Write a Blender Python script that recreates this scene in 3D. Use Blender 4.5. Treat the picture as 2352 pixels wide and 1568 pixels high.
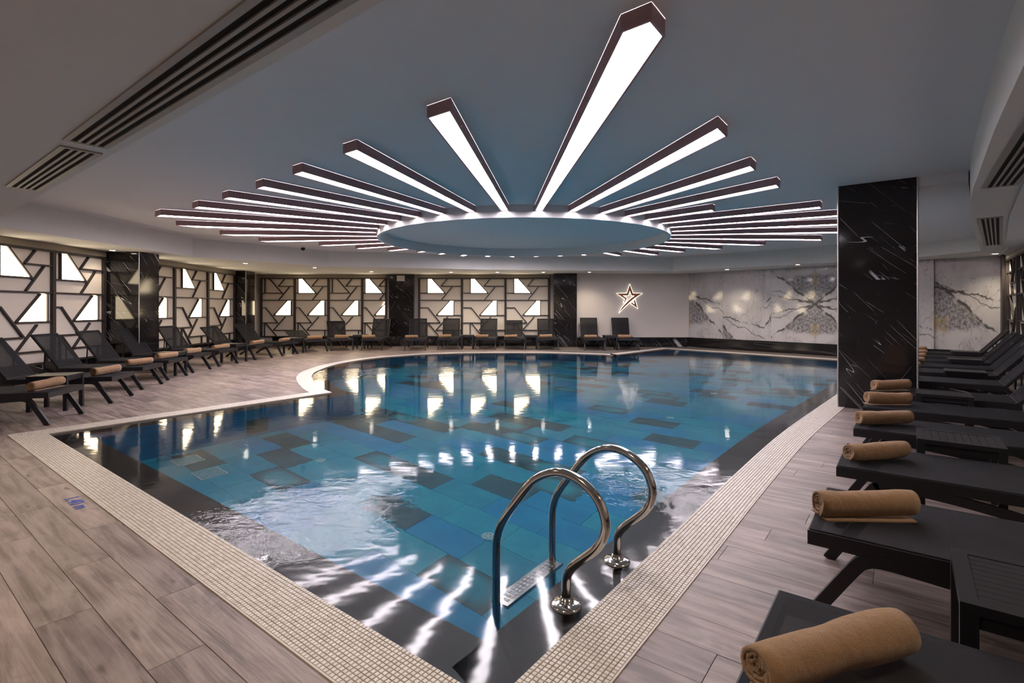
import bpy, math, random
from mathutils import Vector, Matrix
from mathutils.geometry import delaunay_2d_cdt
random.seed(7)
sc = bpy.context.scene
for o in list(bpy.data.objects): bpy.data.objects.remove(o)
C = sc.collection
# ---------------------------------------------------------------- camera, world, exposure
H, F, CX, Y0 = 1.35, 1184.0, 1176.0, 708.0        # eye height (m), focal length (px of 2352), principal column, horizon row
cam = bpy.data.cameras.new('camera'); cam.sensor_width = 36.0; cam.lens = F/2352*36
cam.shift_y = (Y0-784)/2352; cam.clip_start = 0.05; cam.clip_end = 200
camo = bpy.data.objects.new('camera', cam); C.objects.link(camo)
camo.location = (0, 0, H); camo.rotation_euler = (math.pi/2, 0, 0); sc.camera = camo
w = bpy.data.worlds.new('world'); sc.world = w; w.use_nodes = True
w.node_tree.nodes['Background'].inputs[0].default_value = (.5, .5, .55, 1)
w.node_tree.nodes['Background'].inputs[1].default_value = .05
sc.view_settings.view_transform = 'Standard'; sc.view_settings.look = 'None'
sc.view_settings.gamma = 1; sc.view_settings.exposure = 0.12; sc.view_settings.use_curve_mapping = False
cy = sc.cycles; cy.use_denoising = True; cy.max_bounces = 7; cy.diffuse_bounces = 3; cy.glossy_bounces = 3
cy.transmission_bounces = 4; cy.transparent_max_bounces = 5; cy.use_adaptive_sampling = True; cy.adaptive_threshold = .10; cy.adaptive_min_samples = 44; cy.use_light_tree = False; cy.sample_clamp_indirect = 6; cy.blur_glossy = 1.0
cy.caustics_reflective = False; cy.caustics_refractive = True
LIGHT = 21.0          # radiance of the ceiling light boxes
DOWN_W = 90.0        # watts of a downlight
PANEL = 8.5          # radiance of the lit lattice panels
# ---------------------------------------------------------------- plan helpers (metres, floor z = 0)
def G(x, y, z=0.0):                               # survey: floor-plan point of a feature at height z
    t = (H-z)*F/(y-Y0); return Vector(((x-CX)/F*t, t))
U = Vector((909, 1184)).normalized(); V = Vector((-U.y, U.x))   # the two axes of the pool and the planks
def W(u, v): return U*u + V*v
def uv(p): return (p.dot(U), p.dot(V))
ZC, ZF, ZR, ZS, ZB = 2.239*H, 2.165*H, 2.087*H, 1.908*H, 2.146*H   # ceiling, light-box face, ring lip, soffit, bulkhead
# ---------------------------------------------------------------- node / material helpers
def col(c): return (c[0], c[1], c[2], 1)
class NT:
    def __init__(s, name):
        s.m = bpy.data.materials.new(name); s.m.use_nodes = True; s.t = s.m.node_tree
        s.b = s.t.nodes['Principled BSDF']; s.out = s.t.nodes['Material Output']
    def n(s, typ, **kw):
        x = s.t.nodes.new(typ)
        for k, v in kw.items():
            if k.startswith('_'): setattr(x, k[1:], v)
            else: s.set(x, k, v)
        return x
    def set(s, x, k, v):
        i = x.inputs[int(k[1:])] if k[0] == 'i' and k[1:].isdigit() else x.inputs[k.replace('_', ' ')]
        if isinstance(v, bpy.types.NodeSocket): s.t.links.new(v, i)
        else: i.default_value = v
    def math(s, op, a, b=0.0, c=None, clamp=False):
        kw = dict(i0=a, i1=b)
        if c is not None: kw['i2'] = c
        x = s.n('ShaderNodeMath', _operation=op, _use_clamp=clamp, **kw); return x.outputs[0]
    def mix(s, f, a, b, blend='MIX'):
        x = s.n('ShaderNodeMix', _data_type='RGBA', _blend_type=blend)
        s.set(x, 'i0', f); s.set(x, 'i6', col(a) if isinstance(a, tuple) else a); s.set(x, 'i7', col(b) if isinstance(b, tuple) else b)
        return x.outputs[2]
    def ramp(s, f, lo, hi): return s.n('ShaderNodeMapRange', _interpolation_type='SMOOTHSTEP', i0=f, i1=lo, i2=hi).outputs[0]
    def noise(s, vec, scale, detail=2.0, rough=.5, dist=0.0):
        return s.n('ShaderNodeTexNoise', Vector=vec, Scale=scale, Detail=detail, Roughness=rough, Distortion=dist).outputs['Fac']
    def coord(s, k='Object'): return s.n('ShaderNodeTexCoord').outputs[k]
    def uvm(s): return s.n('ShaderNodeUVMap').outputs[0]
    def map(s, vec, scale=(1,1,1), rot=(0,0,0), loc=(0,0,0)): return s.n('ShaderNodeMapping', Vector=vec, Scale=scale, Rotation=rot, Location=loc).outputs[0]
    def sep(s, vec): return s.n('ShaderNodeSeparateXYZ', Vector=vec).outputs
    def bump(s, h, d=.01, st=1.0): return s.n('ShaderNodeBump', Height=h, Distance=d, Strength=st).outputs[0]
    def fin(s, base=None, rough=None, metal=None, spec=None, normal=None, em=None, es=None):
        b = s.b
        if base is not None: s.set(b, 'Base_Color', col(base) if isinstance(base, tuple) else base)
        if rough is not None: s.set(b, 'Roughness', rough)
        if metal is not None: s.set(b, 'Metallic', metal)
        if spec is not None: s.set(b, 'Specular_IOR_Level', spec)
        if normal is not None: s.set(b, 'Normal', normal)
        if em is not None: s.set(b, 'Emission_Color', col(em)); s.set(b, 'Emission_Strength', es)
        return s.m
M = {}
def plain(name, c, r=.5, metal=0.0, spec=.5, noise=0.0, ns=20, bump=0.0):
    t = NT(name); base = c; nrm = None
    if noise or bump:
        f = t.noise(t.coord(), ns, 4)
        if noise: base = t.mix(f, tuple(x*(1-noise) for x in c), tuple(min(1, x*(1+noise)) for x in c))
        if bump: nrm = t.bump(f, bump)
    M[name] = t.fin(base, r, metal, spec, nrm)
def emit(name, c, s, base=(.8,.8,.8)):
    t = NT(name); M[name] = t.fin(base, .4, em=c, es=s)
plain('ceiling_paint', (.83,.83,.85), .9, noise=.02, ns=6, bump=.0003)
plain('soffit_paint', (.76,.75,.73), .9, noise=.03, ns=9, bump=.0006)
plain('wall_paint', (.68,.62,.58), .85, noise=.03, ns=5)
plain('ring_paint', (.80,.79,.80), .8)
plain('lamp_housing', (.40,.25,.27), .55, noise=.1)
plain('powder_black', (.013,.012,.016), .45, noise=.1, ns=60)
plain('frame_dark', (.040,.032,.032), .5, noise=.1)
plain('header_bronze', (.30,.25,.19), .45, noise=.08)
plain('panel_cream', (.88,.79,.69), .6, noise=.03)
plain('grille_metal', (.36,.34,.31), .45, noise=.05)
plain('void_black', (.006,.006,.006), .9)
plain('steel', (.62,.60,.57), .12, 1.0, noise=.04)
plain('trim_steel', (.62,.60,.62), .3, .9)
plain('white_plastic', (.75,.72,.68), .5)
plain('copper_face', (.30,.13,.06), .35, .6)
plain('grout', (.30,.25,.20), .9, noise=.15, ns=40)
plain('plank_grout', (.12,.10,.09), .9)
plain('coping_trim', (.66,.58,.52), .5)
plain('blue_paint', (.05,.09,.42), .7, noise=.25, ns=60)
plain('grate_white', (.42,.72,.75), .5)
plain('black_rubber', (.01,.01,.01), .8)
emit('lamp_face', (1.0,.92,.98), LIGHT)
emit('panel_lit', (1.0,.80,.52), PANEL)
emit('downlight_face', (1.0,.92,.78), 40)
emit('star_glow', (1.0,.93,.78), 3.0)
def m_plank():
    t = NT('wood_plank'); q = t.uvm(); rnd = t.n('ShaderNodeAttribute', _attribute_name='rnd').outputs['Fac']
    g = t.noise(t.map(q, (.55, 7, 1)), 2.4, 6, .62, .6); g2 = t.noise(t.map(q, (2.0, 40, 1)), 2.0, 3, .6)
    blot = t.noise(t.map(q, (.9, 2.2, 1)), 2.2, 3, .6, .8)
    knot = t.ramp(t.noise(t.map(q, (1.5, 5, 1)), 2.6, 1), .70, .80)
    c = t.mix(t.ramp(g, .33, .68), (.165,.122,.108), (.385,.305,.275))
    c = t.mix(t.math('MULTIPLY', t.ramp(blot, .45, .70), .55), c, (.45,.37,.335))
    c = t.mix(t.math('MULTIPLY', t.ramp(g2, .52, .75), .25), c, (.11,.080,.068))
    c = t.mix(t.math('MULTIPLY', t.ramp(t.noise(t.map(q, (.7, 2.6, 1), loc=(4, 9, 0)), 2.6, 4, .6, 1.0), .54, .72), .5), c, (.13,.098,.088))
    c = t.mix(t.math('MULTIPLY', knot, .7), c, (.070,.050,.044))
    c = t.mix(1.0, c, t.n('ShaderNodeCombineColor', i0=t.math('MULTIPLY_ADD', rnd, .26, .80), i1=t.math('MULTIPLY_ADD', rnd, .25, .79), i2=t.math('MULTIPLY_ADD', rnd, .22, .81)).outputs[0], 'MULTIPLY')
    M['plank'] = t.fin(c, t.math('MULTIPLY_ADD', g, .22, .30), spec=.45, normal=t.bump(t.math('ADD', g, g2), .0012))
m_plank()
def m_mosaic():
    t = NT('mosaic_tile'); rnd = t.n('ShaderNodeAttribute', _attribute_name='rnd').outputs['Fac']
    f = t.noise(t.coord('Generated'), 1.3, 3); oi = t.n('ShaderNodeObjectInfo').outputs['Random']
    c = t.mix(t.math('FRACT', t.math('ADD', rnd, oi)), (.58,.515,.45), (.75,.695,.64))
    M['mosaic'] = t.fin(t.mix(t.math('MULTIPLY', f, .25), c, (.47,.36,.24)), .34)
    t = NT('coping_far'); q = t.coord('Object')
    M['coping_far'] = t.fin(t.mix(t.noise(q, 30, 2), (.60,.545,.50), (.68,.62,.575)), .4)
m_mosaic()
def m_black_marble():
    t = NT('black_marble'); q = t.uvm(); c = None; tot = None
    for k, (ang, sc_, lo, th, seed, bs, b0) in enumerate([(.88, 1.3, .10, .0017, 3.1, 1.2, .50), (.84, 2.2, .12, .0012, 9.4, 1.5, .51), (.70, 1.8, .10, .0011, 31.3, 1.8, .53), (.20, 1.5, .10, .0014, 17.7, 2.4, .60), (2.1, 1.4, .12, .0016, 23.0, 2.4, .60)]):
        p = t.map(t.map(q, loc=(seed, seed*.7, 0)), rot=(0, 0, ang))
        p = t.map(p, (lo, 2.2, 1))
        n_ = t.noise(p, sc_, 1.0, .5, .08)
        line = t.math('SUBTRACT', 1.0, t.ramp(t.math('ABSOLUTE', t.math('SUBTRACT', n_, .5)), th*.3, th*2.0))
        brk = t.ramp(t.noise(t.map(q, loc=(seed*2, seed, 0)), bs, 2), b0, b0+.06)
        line = t.math('MULTIPLY', line, brk)
        tot = line if tot is None else t.math('MAXIMUM', tot, line)
    sp = t.math('MULTIPLY', t.ramp(t.noise(t.map(q, (9, 16, 1), (0, 0, .9)), 2.2, 3), .70, .76), t.ramp(t.noise(q, 3.0, 1), .52, .62))
    tot = t.math('MAXIMUM', tot, t.math('MULTIPLY', sp, .5))
    base = t.mix(t.noise(q, 2.5, 4), (.006,.0055,.0065), (.017,.015,.016))
    M['black_marble'] = t.fin(t.mix(tot, base, (.46,.46,.50)), .09, spec=.5)
m_black_marble()
def m_white_marble():
    t = NT('white_marble'); q = t.uvm(); s = t.sep(q); x, y = s[0], s[1]
    warp = t.noise(q, 3.2, 4, .6); warp2 = t.noise(t.map(q, loc=(5, 3, 0)), 6.0, 5, .65)
    yy = t.math('ADD', y, t.math('MULTIPLY', t.math('SUBTRACT', warp, .5), .22))
    # mottled wedge of dark crystals
    up = t.math('SUBTRACT', t.math('MULTIPLY_ADD', x, -.60, .66), yy); lo = t.math('SUBTRACT', yy, t.math('MULTIPLY_ADD', x, .06, .20))
    wedge = t.math('MULTIPLY', t.ramp(up, -.02, .05), t.ramp(lo, -.03, .05))
    mott = t.ramp(t.noise(q, 22, 5, .7), .38, .62)
    grey = t.math('MULTIPLY', wedge, t.math('MULTIPLY_ADD', mott, .65, .35))
    def vein(f, a, b, wd):
        d = t.math('ABSOLUTE', t.math('SUBTRACT', t.math('ADD', y, t.math('MULTIPLY', t.math('SUBTRACT', f, .5), .16)), t.math('MULTIPLY_ADD', x, a, b)))
        return t.math('SUBTRACT', 1.0, t.ramp(d, wd*.3, wd*1.6))
    v1 = t.math('MULTIPLY', vein(warp2, -.16, .67, .010), t.ramp(t.noise(q, 7, 2), .32, .5)); v2 = t.math('MULTIPLY', vein(warp, -.30, .70, .007), .7); v3 = t.math('MULTIPLY', vein(warp2, .55, .18, .004), .35)
    ed = t.math('MULTIPLY', t.math('SUBTRACT', 1.0, t.ramp(t.math('ABSOLUTE', up), .004, .035)), t.ramp(t.noise(q, 9, 2), .35, .55))
    fine = t.math('MULTIPLY', t.math('SUBTRACT', 1.0, t.ramp(t.math('ABSOLUTE', t.math('SUBTRACT', t.noise(t.map(q, loc=(2, 8, 0)), 3.0, 4, .6, 1.2), .5)), .002, .014)), .45)
    cl = t.ramp(t.noise(t.map(q, loc=(9, 1, 0)), 2.2, 4, .6), .40, .75)
    c = t.mix(cl, (.60,.575,.585), (.44,.415,.43))
    c = t.mix(grey, c, (.16,.155,.165))
    for f_ in (v1, v2, v3, ed, fine): c = t.mix(f_, c, (.085,.08,.085))
    och = t.math('MULTIPLY', t.math('MULTIPLY', t.math('SUBTRACT', 1.0, t.ramp(x, .03, .14)), t.math('SUBTRACT', 1.0, t.ramp(t.math('ABSOLUTE', t.math('SUBTRACT', y, .27)), .04, .12))), t.ramp(t.noise(q, 8, 3), .35, .6))
    c = t.mix(t.math('MULTIPLY', och, .8), c, (.46,.33,.13))
    M['white_marble'] = t.fin(c, .055, spec=.55)
m_white_marble()
def m_sling(key, open_):
    t = NT(key+'_fabric'); q = t.coord('Object')
    wv = t.n('ShaderNodeTexWave', Vector=q, Scale=160.0).outputs['Fac']
    c = t.mix(t.noise(q, 300, 1), (.009,.009,.013), (.018,.018,.025))
    t.fin(c, .72, spec=.3, normal=t.bump(wv, .0004))
    tr = t.n('ShaderNodeBsdfTransparent', Color=(.9, .9, .9, 1)); mx = t.n('ShaderNodeMixShader', i0=open_, i1=t.b.outputs[0], i2=tr.outputs[0])
    t.t.links.new(mx.outputs[0], t.out.inputs[0]); M[key] = t.m
m_sling('sling', .24); m_sling('back_sling', .32)
def m_towel():
    t = NT('towel_terry'); q = t.coord('Object')
    a = t.noise(q, 420, 2, .7); b = t.noise(q, 26, 3)
    c = t.mix(b, (.30,.155,.070), (.47,.265,.135)); c = t.mix(t.math('MULTIPLY', t.ramp(a, .35, .6), .5), c, (.54,.33,.18))
    t.fin(c, .95, spec=.15, normal=t.bump(t.math('ADD', t.math('MULTIPLY', a, .55), t.math('MULTIPLY', b, 1.5)), .008)); M['towel'] = t.m
    t.set(t.b, 'Sheen_Weight', .35); t.set(t.b, 'Sheen_Roughness', .5)
m_towel()
POOLC = dict(teal=((.004,.25,.385),(.018,.32,.43)), blue=((.002,.195,.40),(.006,.245,.44)), sea=((.003,.21,.33),(.012,.265,.375)), slate=((.009,.058,.082),(.022,.092,.118)), glow=((.006,.185,.265),(.022,.255,.315)))
def m_pool():
    for k, (a, b) in POOLC.items():
        t = NT('pool_tile_'+k); q = t.coord('Object'); f = t.noise(q, 3.0, 5, .62)
        c = t.mix(t.ramp(f, .35, .68), a, b)
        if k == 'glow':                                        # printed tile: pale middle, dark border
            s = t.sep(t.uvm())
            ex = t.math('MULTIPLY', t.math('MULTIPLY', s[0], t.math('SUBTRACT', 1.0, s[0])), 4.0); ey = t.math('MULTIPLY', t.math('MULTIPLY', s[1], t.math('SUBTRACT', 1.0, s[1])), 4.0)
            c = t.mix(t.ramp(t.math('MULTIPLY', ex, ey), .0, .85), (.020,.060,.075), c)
        M['pool_'+k] = t.fin(c, .35)
    t = NT('ledge_tile'); M['ledge'] = t.fin(t.mix(t.noise(t.coord(), 3, 3), (.016,.011,.012), (.028,.020,.020)), .4)
    t = NT('pool_water'); q = t.coord('Object')
    t.t.nodes.remove(t.b)
    def zone(cx, cy, rx, ry, rot):
        p = t.map(q, loc=(-cx, -cy, 0)); p = t.map(p, rot=(0, 0, -rot)); p = t.map(p, (1/rx, 1/ry, 1))
        r = t.n('ShaderNodeVectorMath', _operation='LENGTH', Vector=p).outputs['Value']
        return t.math('SUBTRACT', 1.0, t.ramp(r, .45, 1.0))
    z = None
    for a in ((-1.38, 3.42, .95, .80, .6), (.98, 3.95, .75, .55, .8), (1.3, 3.72, .4, .3, .9), (-2.3, 11.3, 2.6, 1.0, .12), (-3.6, 10.4, 1.2, 1.0, 0)):
        zz = zone(*a); z = zz if z is None else t.math('MAXIMUM', z, zz)
    h = t.math('MULTIPLY', t.noise(t.map(q, (1, 1.7, 1)), 3.2, 2), .0012)
    h = t.math('ADD', h, t.math('MULTIPLY', t.noise(q, 12, 2), .00022))
    h = t.math('ADD', h, t.math('MULTIPLY', z, t.math('MULTIPLY', t.noise(t.map(q, (1, 1.15, 1)), 6.5, 3.5, .6, .8), .0080)))
    nb = t.bump(h, 1.0)
    fr_ = t.n('ShaderNodeFresnel', IOR=1.333, Normal=nb).outputs[0]
    a_ = t.n('ShaderNodeBsdfRefraction', Color=(.97, 1, 1, 1), Roughness=0.0, IOR=1.333, Normal=nb); b_ = t.n('ShaderNodeBsdfAnisotropic', Color=(1, 1, 1, 1), Roughness=.065, Normal=nb)
    mx = t.n('ShaderNodeMixShader', i0=fr_, i1=a_.outputs[0], i2=b_.outputs[0]); t.t.links.new(mx.outputs[0], t.out.inputs[0]); M['water'] = t.m
m_pool()
# ---------------------------------------------------------------- mesh helpers
class MB:
    def __init__(s): s.v = []; s.f = []; s.uv = {}
    def quad(s, *p):
        i = len(s.v); s.v += [tuple(x) for x in p]; s.f.append(tuple(range(i, i+len(p)))); return s
    def box(s, x0, x1, y0, y1, z0, z1):
        i = len(s.v); s.v += [(x, y, z) for z in (z0, z1) for y in (y0, y1) for x in (x0, x1)]
        for f in ((0,2,3,1),(4,5,7,6),(0,1,5,4),(2,6,7,3),(0,4,6,2),(1,3,7,5)): s.f.append(tuple(i+k for k in f))
        return s
    def bevbox(s, x0, x1, y0, y1, z0, z1, b):                # box with a chamfered top
        i = len(s.v)
        for (a, z) in ((0, z0), (0, z1-b), (b, z1)):
            s.v += [(x0+a, y0+a, z), (x1-a, y0+a, z), (x1-a, y1-a, z), (x0+a, y1-a, z)]
        s.f.append((i+3, i+2, i+1, i))
        for l in (0, 4):
            for k in range(4): s.f.append((i+l+k, i+l+(k+1) % 4, i+l+4+(k+1) % 4, i+l+4+k))
        s.f.append((i+8, i+9, i+10, i+11)); return s
    def prism(s, pts, z0, z1):                               # plan polygon (ccw) extruded
        n = len(pts); i = len(s.v); s.v += [(p[0], p[1], z0) for p in pts]+[(p[0], p[1], z1) for p in pts]
        s.f.append(tuple(i+k for k in reversed(range(n)))); s.f.append(tuple(i+n+k for k in range(n)))
        for k in range(n): s.f.append((i+k, i+(k+1) % n, i+n+(k+1) % n, i+n+k))
        return s
    def bar(s, a, b, wd, d0, d1, fr):                        # bar in a wall plane: a,b = (s,z), depth d0..d1, fr maps (s,d,z)->xyz
        a = Vector(a); b = Vector(b); t = (b-a).normalized()*wd/2; n = Vector((-t.y, t.x))
        P = [a-n, b-n, b+n, a+n]; i = len(s.v)
        s.v += [fr(p.x, d, p.y) for d in (d0, d1) for p in P]
        for f in ((0,1,2,3),(7,6,5,4),(0,4,5,1),(1,5,6,2),(2,6,7,3),(3,7,4,0)): s.f.append(tuple(i+k for k in f))
        return s
    def strip(s, path, wd, y0, y1):                          # bent flat bar: path of (x,z), width wd, from y0 to y1
        n = len(path); i = len(s.v); P = [Vector(p) for p in path]; rings = []
        for k, p in enumerate(P):
            d = (P[min(k+1, n-1)]-P[max(k-1, 0)]).normalized(); nn = Vector((-d.y, d.x))*wd/2
            rings.append((p-nn, p+nn))
        for a, b in rings: s.v += [(a.x, y0, a.y), (a.x, y1, a.y), (b.x, y1, b.y), (b.x, y0, b.y)]
        for k in range(n-1):
            q = i+4*k
            for j in range(4): s.f.append((q+j, q+(j+1) % 4, q+4+(j+1) % 4, q+4+j))
        s.f.append((i+3, i+2, i+1, i)); q = i+4*(n-1); s.f.append((q, q+1, q+2, q+3)); return s
    def tube(s, path, r, n=12, closed=False):
        P = [Vector(p) for p in path]; m = len(P); i = len(s.v); ref = None
        for k, p in enumerate(P):
            d = (P[(k+1) % m]-P[k-1]) if closed else (P[min(k+1, m-1)]-P[max(k-1, 0)])
            d.normalize()
            if ref is None: ref = d.orthogonal().normalized()
            ref = (ref-d*ref.dot(d)).normalized(); b = d.cross(ref)
            for j in range(n):
                a = 2*math.pi*j/n; s.v.append(tuple(p+(ref*math.cos(a)+b*math.sin(a))*r))
        for k in range(m if closed else m-1):
            k2 = (k+1) % m
            for j in range(n): s.f.append((i+k*n+j, i+k*n+(j+1) % n, i+k2*n+(j+1) % n, i+k2*n+j))
        if not closed:
            s.f.append(tuple(i+j for j in reversed(range(n)))); s.f.append(tuple(i+(m-1)*n+j for j in range(n)))
        return s
    def lathe(s, prof, n=24, c=(0, 0, 0)):
        i = len(s.v); m = len(prof)
        for r, z in prof:
            for j in range(n): a = 2*math.pi*j/n; s.v.append((c[0]+r*math.cos(a), c[1]+r*math.sin(a), c[2]+z))
        for k in range(m-1):
            for j in range(n): s.f.append((i+k*n+j, i+k*n+(j+1) % n, i+(k+1)*n+(j+1) % n, i+(k+1)*n+j))
        s.f.append(tuple(i+j for j in reversed(range(n)))); s.f.append(tuple(i+(m-1)*n+j for j in range(n))); return s
    def mesh(s, name, mat=None, smooth=False):
        me = bpy.data.meshes.new(name); me.from_pydata(s.v, [], s.f)
        if mat: me.materials.append(M[mat])
        if smooth: me.shade_smooth()
        return me
    def build(s, name, mat, parent=None, smooth=False, **kw): return obj(name, s.mesh(name, mat, smooth), parent, **kw)
def obj(name, me, parent=None, loc=(0,0,0), rot=(0,0,0), label=None, cat=None, group=None, kind=None):
    o = bpy.data.objects.new(name, me); C.objects.link(o); o.location = loc; o.rotation_euler = rot
    if parent: o.parent = parent
    tag(o, label, cat, group, kind); return o
def tag(o, label=None, cat=None, group=None, kind=None):
    for k, v in (('label', label), ('category', cat), ('group', group), ('kind', kind)):
        if v: o[k] = v
    return o
def empty(name, loc, rz=0, **kw): return obj(name, None, None, loc, (0, 0, rz), **kw)
def uvlayer(me, fn):
    l = me.uv_layers.new(name='UVMap')
    for p in me.polygons:
        for li in p.loop_indices: l.data[li].uv = fn(me.vertices[me.loops[li].vertex_index].co, p)
def catmull(P, n=6, closed=False):
    out = []; m = len(P)
    for k in range(m-1):
        p0, p1, p2, p3 = P[max(k-1, 0)], P[k], P[k+1], P[min(k+2, m-1)]
        for j in range(n):
            t = j/n; out.append(.5*((2*p1)+(p2-p0)*t+(2*p0-5*p1+4*p2-p3)*t*t+(3*p1-p0-3*p2+p3)*t**3))
    return out+[P[-1]]
def inside(p, poly):
    r = False; j = len(poly)-1; x, y = p[0], p[1]
    for i in range(len(poly)):
        a, b = poly[i], poly[j]
        if (a[1] > y) != (b[1] > y) and x < (b[0]-a[0])*(y-a[1])/(b[1]-a[1])+a[0]: r = not r
        j = i
    return r
def area(poly): return sum(poly[i-1][0]*poly[i][1]-poly[i][0]*poly[i-1][1] for i in range(len(poly)))/2
def offset(poly, d):                                         # ccw polygon, d > 0 grows outward
    out = []; n = len(poly)
    for i in range(n):
        a, b, c = poly[i-1], poly[i], poly[(i+1) % n]
        d1 = (b-a).normalized(); d2 = (c-b).normalized(); n1 = Vector((d1.y, -d1.x)); n2 = Vector((d2.y, -d2.x))
        m = n1+n2; k = max(.45, 1+n1.dot(n2)); out.append(b+m*(d/k))
    return out
def region(outer, holes):                                    # triangles of outer minus holes
    vs = []; es = []
    for poly in [outer]+holes:
        i = len(vs); vs += [Vector((p[0], p[1])) for p in poly]; es += [(i+k, i+(k+1) % len(poly)) for k in range(len(poly))]
    r = delaunay_2d_cdt(vs, es, [], 0, 1e-5); V_, T_ = r[0], r[2]; tri = []
    for t in T_:
        c = sum((V_[k] for k in t), Vector((0, 0)))/3
        if inside(c, outer) and not any(inside(c, h) for h in holes):
            a, b, d = (V_[k] for k in t); tri.append(t if (b-a).cross(d-a) > 0 else t[::-1]) if True else 0
    return V_, tri
def clip_rect(rect, poly, keep_inside):
    vs = [Vector((p[0], p[1])) for p in rect]; x0 = min(p.x for p in vs)-.6; x1 = max(p.x for p in vs)+.6; y0 = min(p.y for p in vs)-.6; y1 = max(p.y for p in vs)+.6
    es = [(k, (k+1) % 4) for k in range(4)]; n = len(poly)
    for k in range(n):
        a, b = poly[k], poly[(k+1) % n]
        if max(a[0], b[0]) < x0 or min(a[0], b[0]) > x1 or max(a[1], b[1]) < y0 or min(a[1], b[1]) > y1: continue
        i = len(vs); vs += [Vector((a[0], a[1])), Vector((b[0], b[1]))]; es.append((i, i+1))
    r = delaunay_2d_cdt(vs, es, [], 0, 1e-5); V_, T_ = r[0], r[2]; tri = []
    for t in T_:
        c = sum((V_[k] for k in t), Vector((0, 0)))/3
        if inside(c, rect) and inside(c, poly) == keep_inside:
            a, b, d = (V_[k] for k in t); tri.append([V_[k] for k in (t if (b-a).cross(d-a) > 0 else t[::-1])])
    return tri
ORD = ['first','second','third','fourth','fifth','sixth','seventh','eighth','ninth','tenth','eleventh','twelfth','thirteenth','fourteenth','fifteenth','sixteenth','seventeenth','eighteenth','nineteenth','twentieth']
# ================================================================ THE ROOM
XL, YB = -9.18, 18.7                                          # left wall, back wall
MA, MBp = Vector((6.21, 18.2)), Vector((11.45, 11.89))        # ends of the white marble wall
VR, UN = -1.84, -3.0                                          # right wall (v), near wall (u)
near_r = W(UN, VR); near_l = W(UN, (UN*U.x+8.45)/U.y)
ROOM = [near_r, MBp, MA, Vector((6.21, YB)), Vector((XL, YB)), near_l]
if area(ROOM) < 0: ROOM.reverse()
# ---- pool outline (inner edge of the coping), counter-clockwise
N0 = W(1.36, 1.123)
right = [N0, W(2.0, 1.123), W(3.0, 1.12)]+[G(*q) for q in ((1694,1083),(1804.6,987),(1921.5,906))]
rs = catmull(right, 5)
fa, fb = G(1530.6, 800.5), G(1921.5, 826.5)
d1 = (rs[-1]-rs[-3]).normalized(); d2 = (fb-fa).normalized()
t_ = (fa-rs[-1]).cross(d2)/d1.cross(d2); FR = rs[-1]+d1*t_
arc = [G(*q) for q in ((1403,815.8),(1377.5,813.8),(1255,810.5),(1102,810.3),(990.7,812.8),(922.5,817),(863,822),(803,830.7),(760.7,840),(726.6,852.8),(717.5,861),(716.4,868),(725,880),(742,893),(761,901))]
cusp2 = uv(arc[-1])[0]
arc[-1] = W(cusp2, 7.33)
POOL = rs+[FR, fa]+catmull(arc, 4)+[W(1.36, 7.33)]
COPW, LEDW, DEEP, ZW = .272, .277, -1.6, -.012
COP_OUT = offset(POOL, COPW); LEDGE_IN = offset(POOL, -LEDW)
# ---- floor: grout bed and planks
fl = empty('floor', (0,0,0), label='grey brown wood-look plank deck around the pool', cat='floor', kind='structure')
bed_hole = offset(POOL, COPW-.03)
V_, T_ = region(offset(ROOM, .15), [bed_hole]); b = MB(); b.v = [(p.x, p.y, -.006) for p in V_]; b.f = [tuple(t) for t in T_]
b.build('grout_bed', 'plank_grout', fl)
PW, PL, gap = .1985, 1.2, .0010
hole = offset(POOL, COPW-.012); big = []
U0 = .695-10*PW
def plank_mesh(polys, rect, rnd):                             # list of top triangles or None for a whole plank
    mb = MB()
    if polys is None:
        u0, u1, v0, v1 = rect; q = [W(u0+gap, v0+gap), W(u1-gap, v0+gap), W(u1-gap, v1-gap), W(u0+gap, v1-gap)]
        e = .0012; qi = [W(u0+gap+e, v0+gap+e), W(u1-gap-e, v0+gap+e), W(u1-gap-e, v1-gap-e), W(u0+gap+e, v1-gap-e)]
        mb.v = [(p.x, p.y, -.006) for p in q]+[(p.x, p.y, -e) for p in q]+[(p.x, p.y, 0) for p in qi]
        for l in (0, 4):
            for k in range(4): mb.f.append((l+k, l+(k+1) % 4, l+4+(k+1) % 4, l+4+k))
        mb.f.append((8, 9, 10, 11))
    else:
        for t in polys: mb.quad(*[(p.x, p.y, 0) for p in t])
    return mb
pieces = []
for r in range(-14, 75):
    u0 = U0+r*PW; u1 = u0+PW; off = (r*.437 % 1.0)*PL
    for c in range(-5, 14):
        v0 = off+c*PL-.6; v1 = v0+PL; ctr = W((u0+u1)/2, (v0+v1)/2); rect = [W(u0+gap, v0+gap), W(u1-gap, v0+gap), W(u1-gap, v1-gap), W(u0+gap, v1-gap)]
        corners = rect+[ctr, W((u0+u1)/2, v0), W((u0+u1)/2, v1)]
        if not any(inside(p, ROOM) for p in corners): continue
        ins = [inside(p, hole) for p in rect+[W(u0, v0+PL*k/8) for k in range(9)]+[W(u1, v0+PL*k/8) for k in range(9)]]
        if all(ins): continue
        polys = None
        if any(ins):
            polys = clip_rect(rect, hole, False)
            if not polys: continue
        pieces.append((ctr, (u0, u1, v0, v1), polys))
def seen_size(p):                                             # rough size in the picture, for choosing which pieces are parts
    d = max(.5, p.length)
    k = (p.x/p.y) if p.y > .3 else 9
    return (1/d**2) if abs(k) < 1.15 and p.y*F > 0 and H*F/p.y+Y0 < 1850 else 1e-4/d**2
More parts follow.
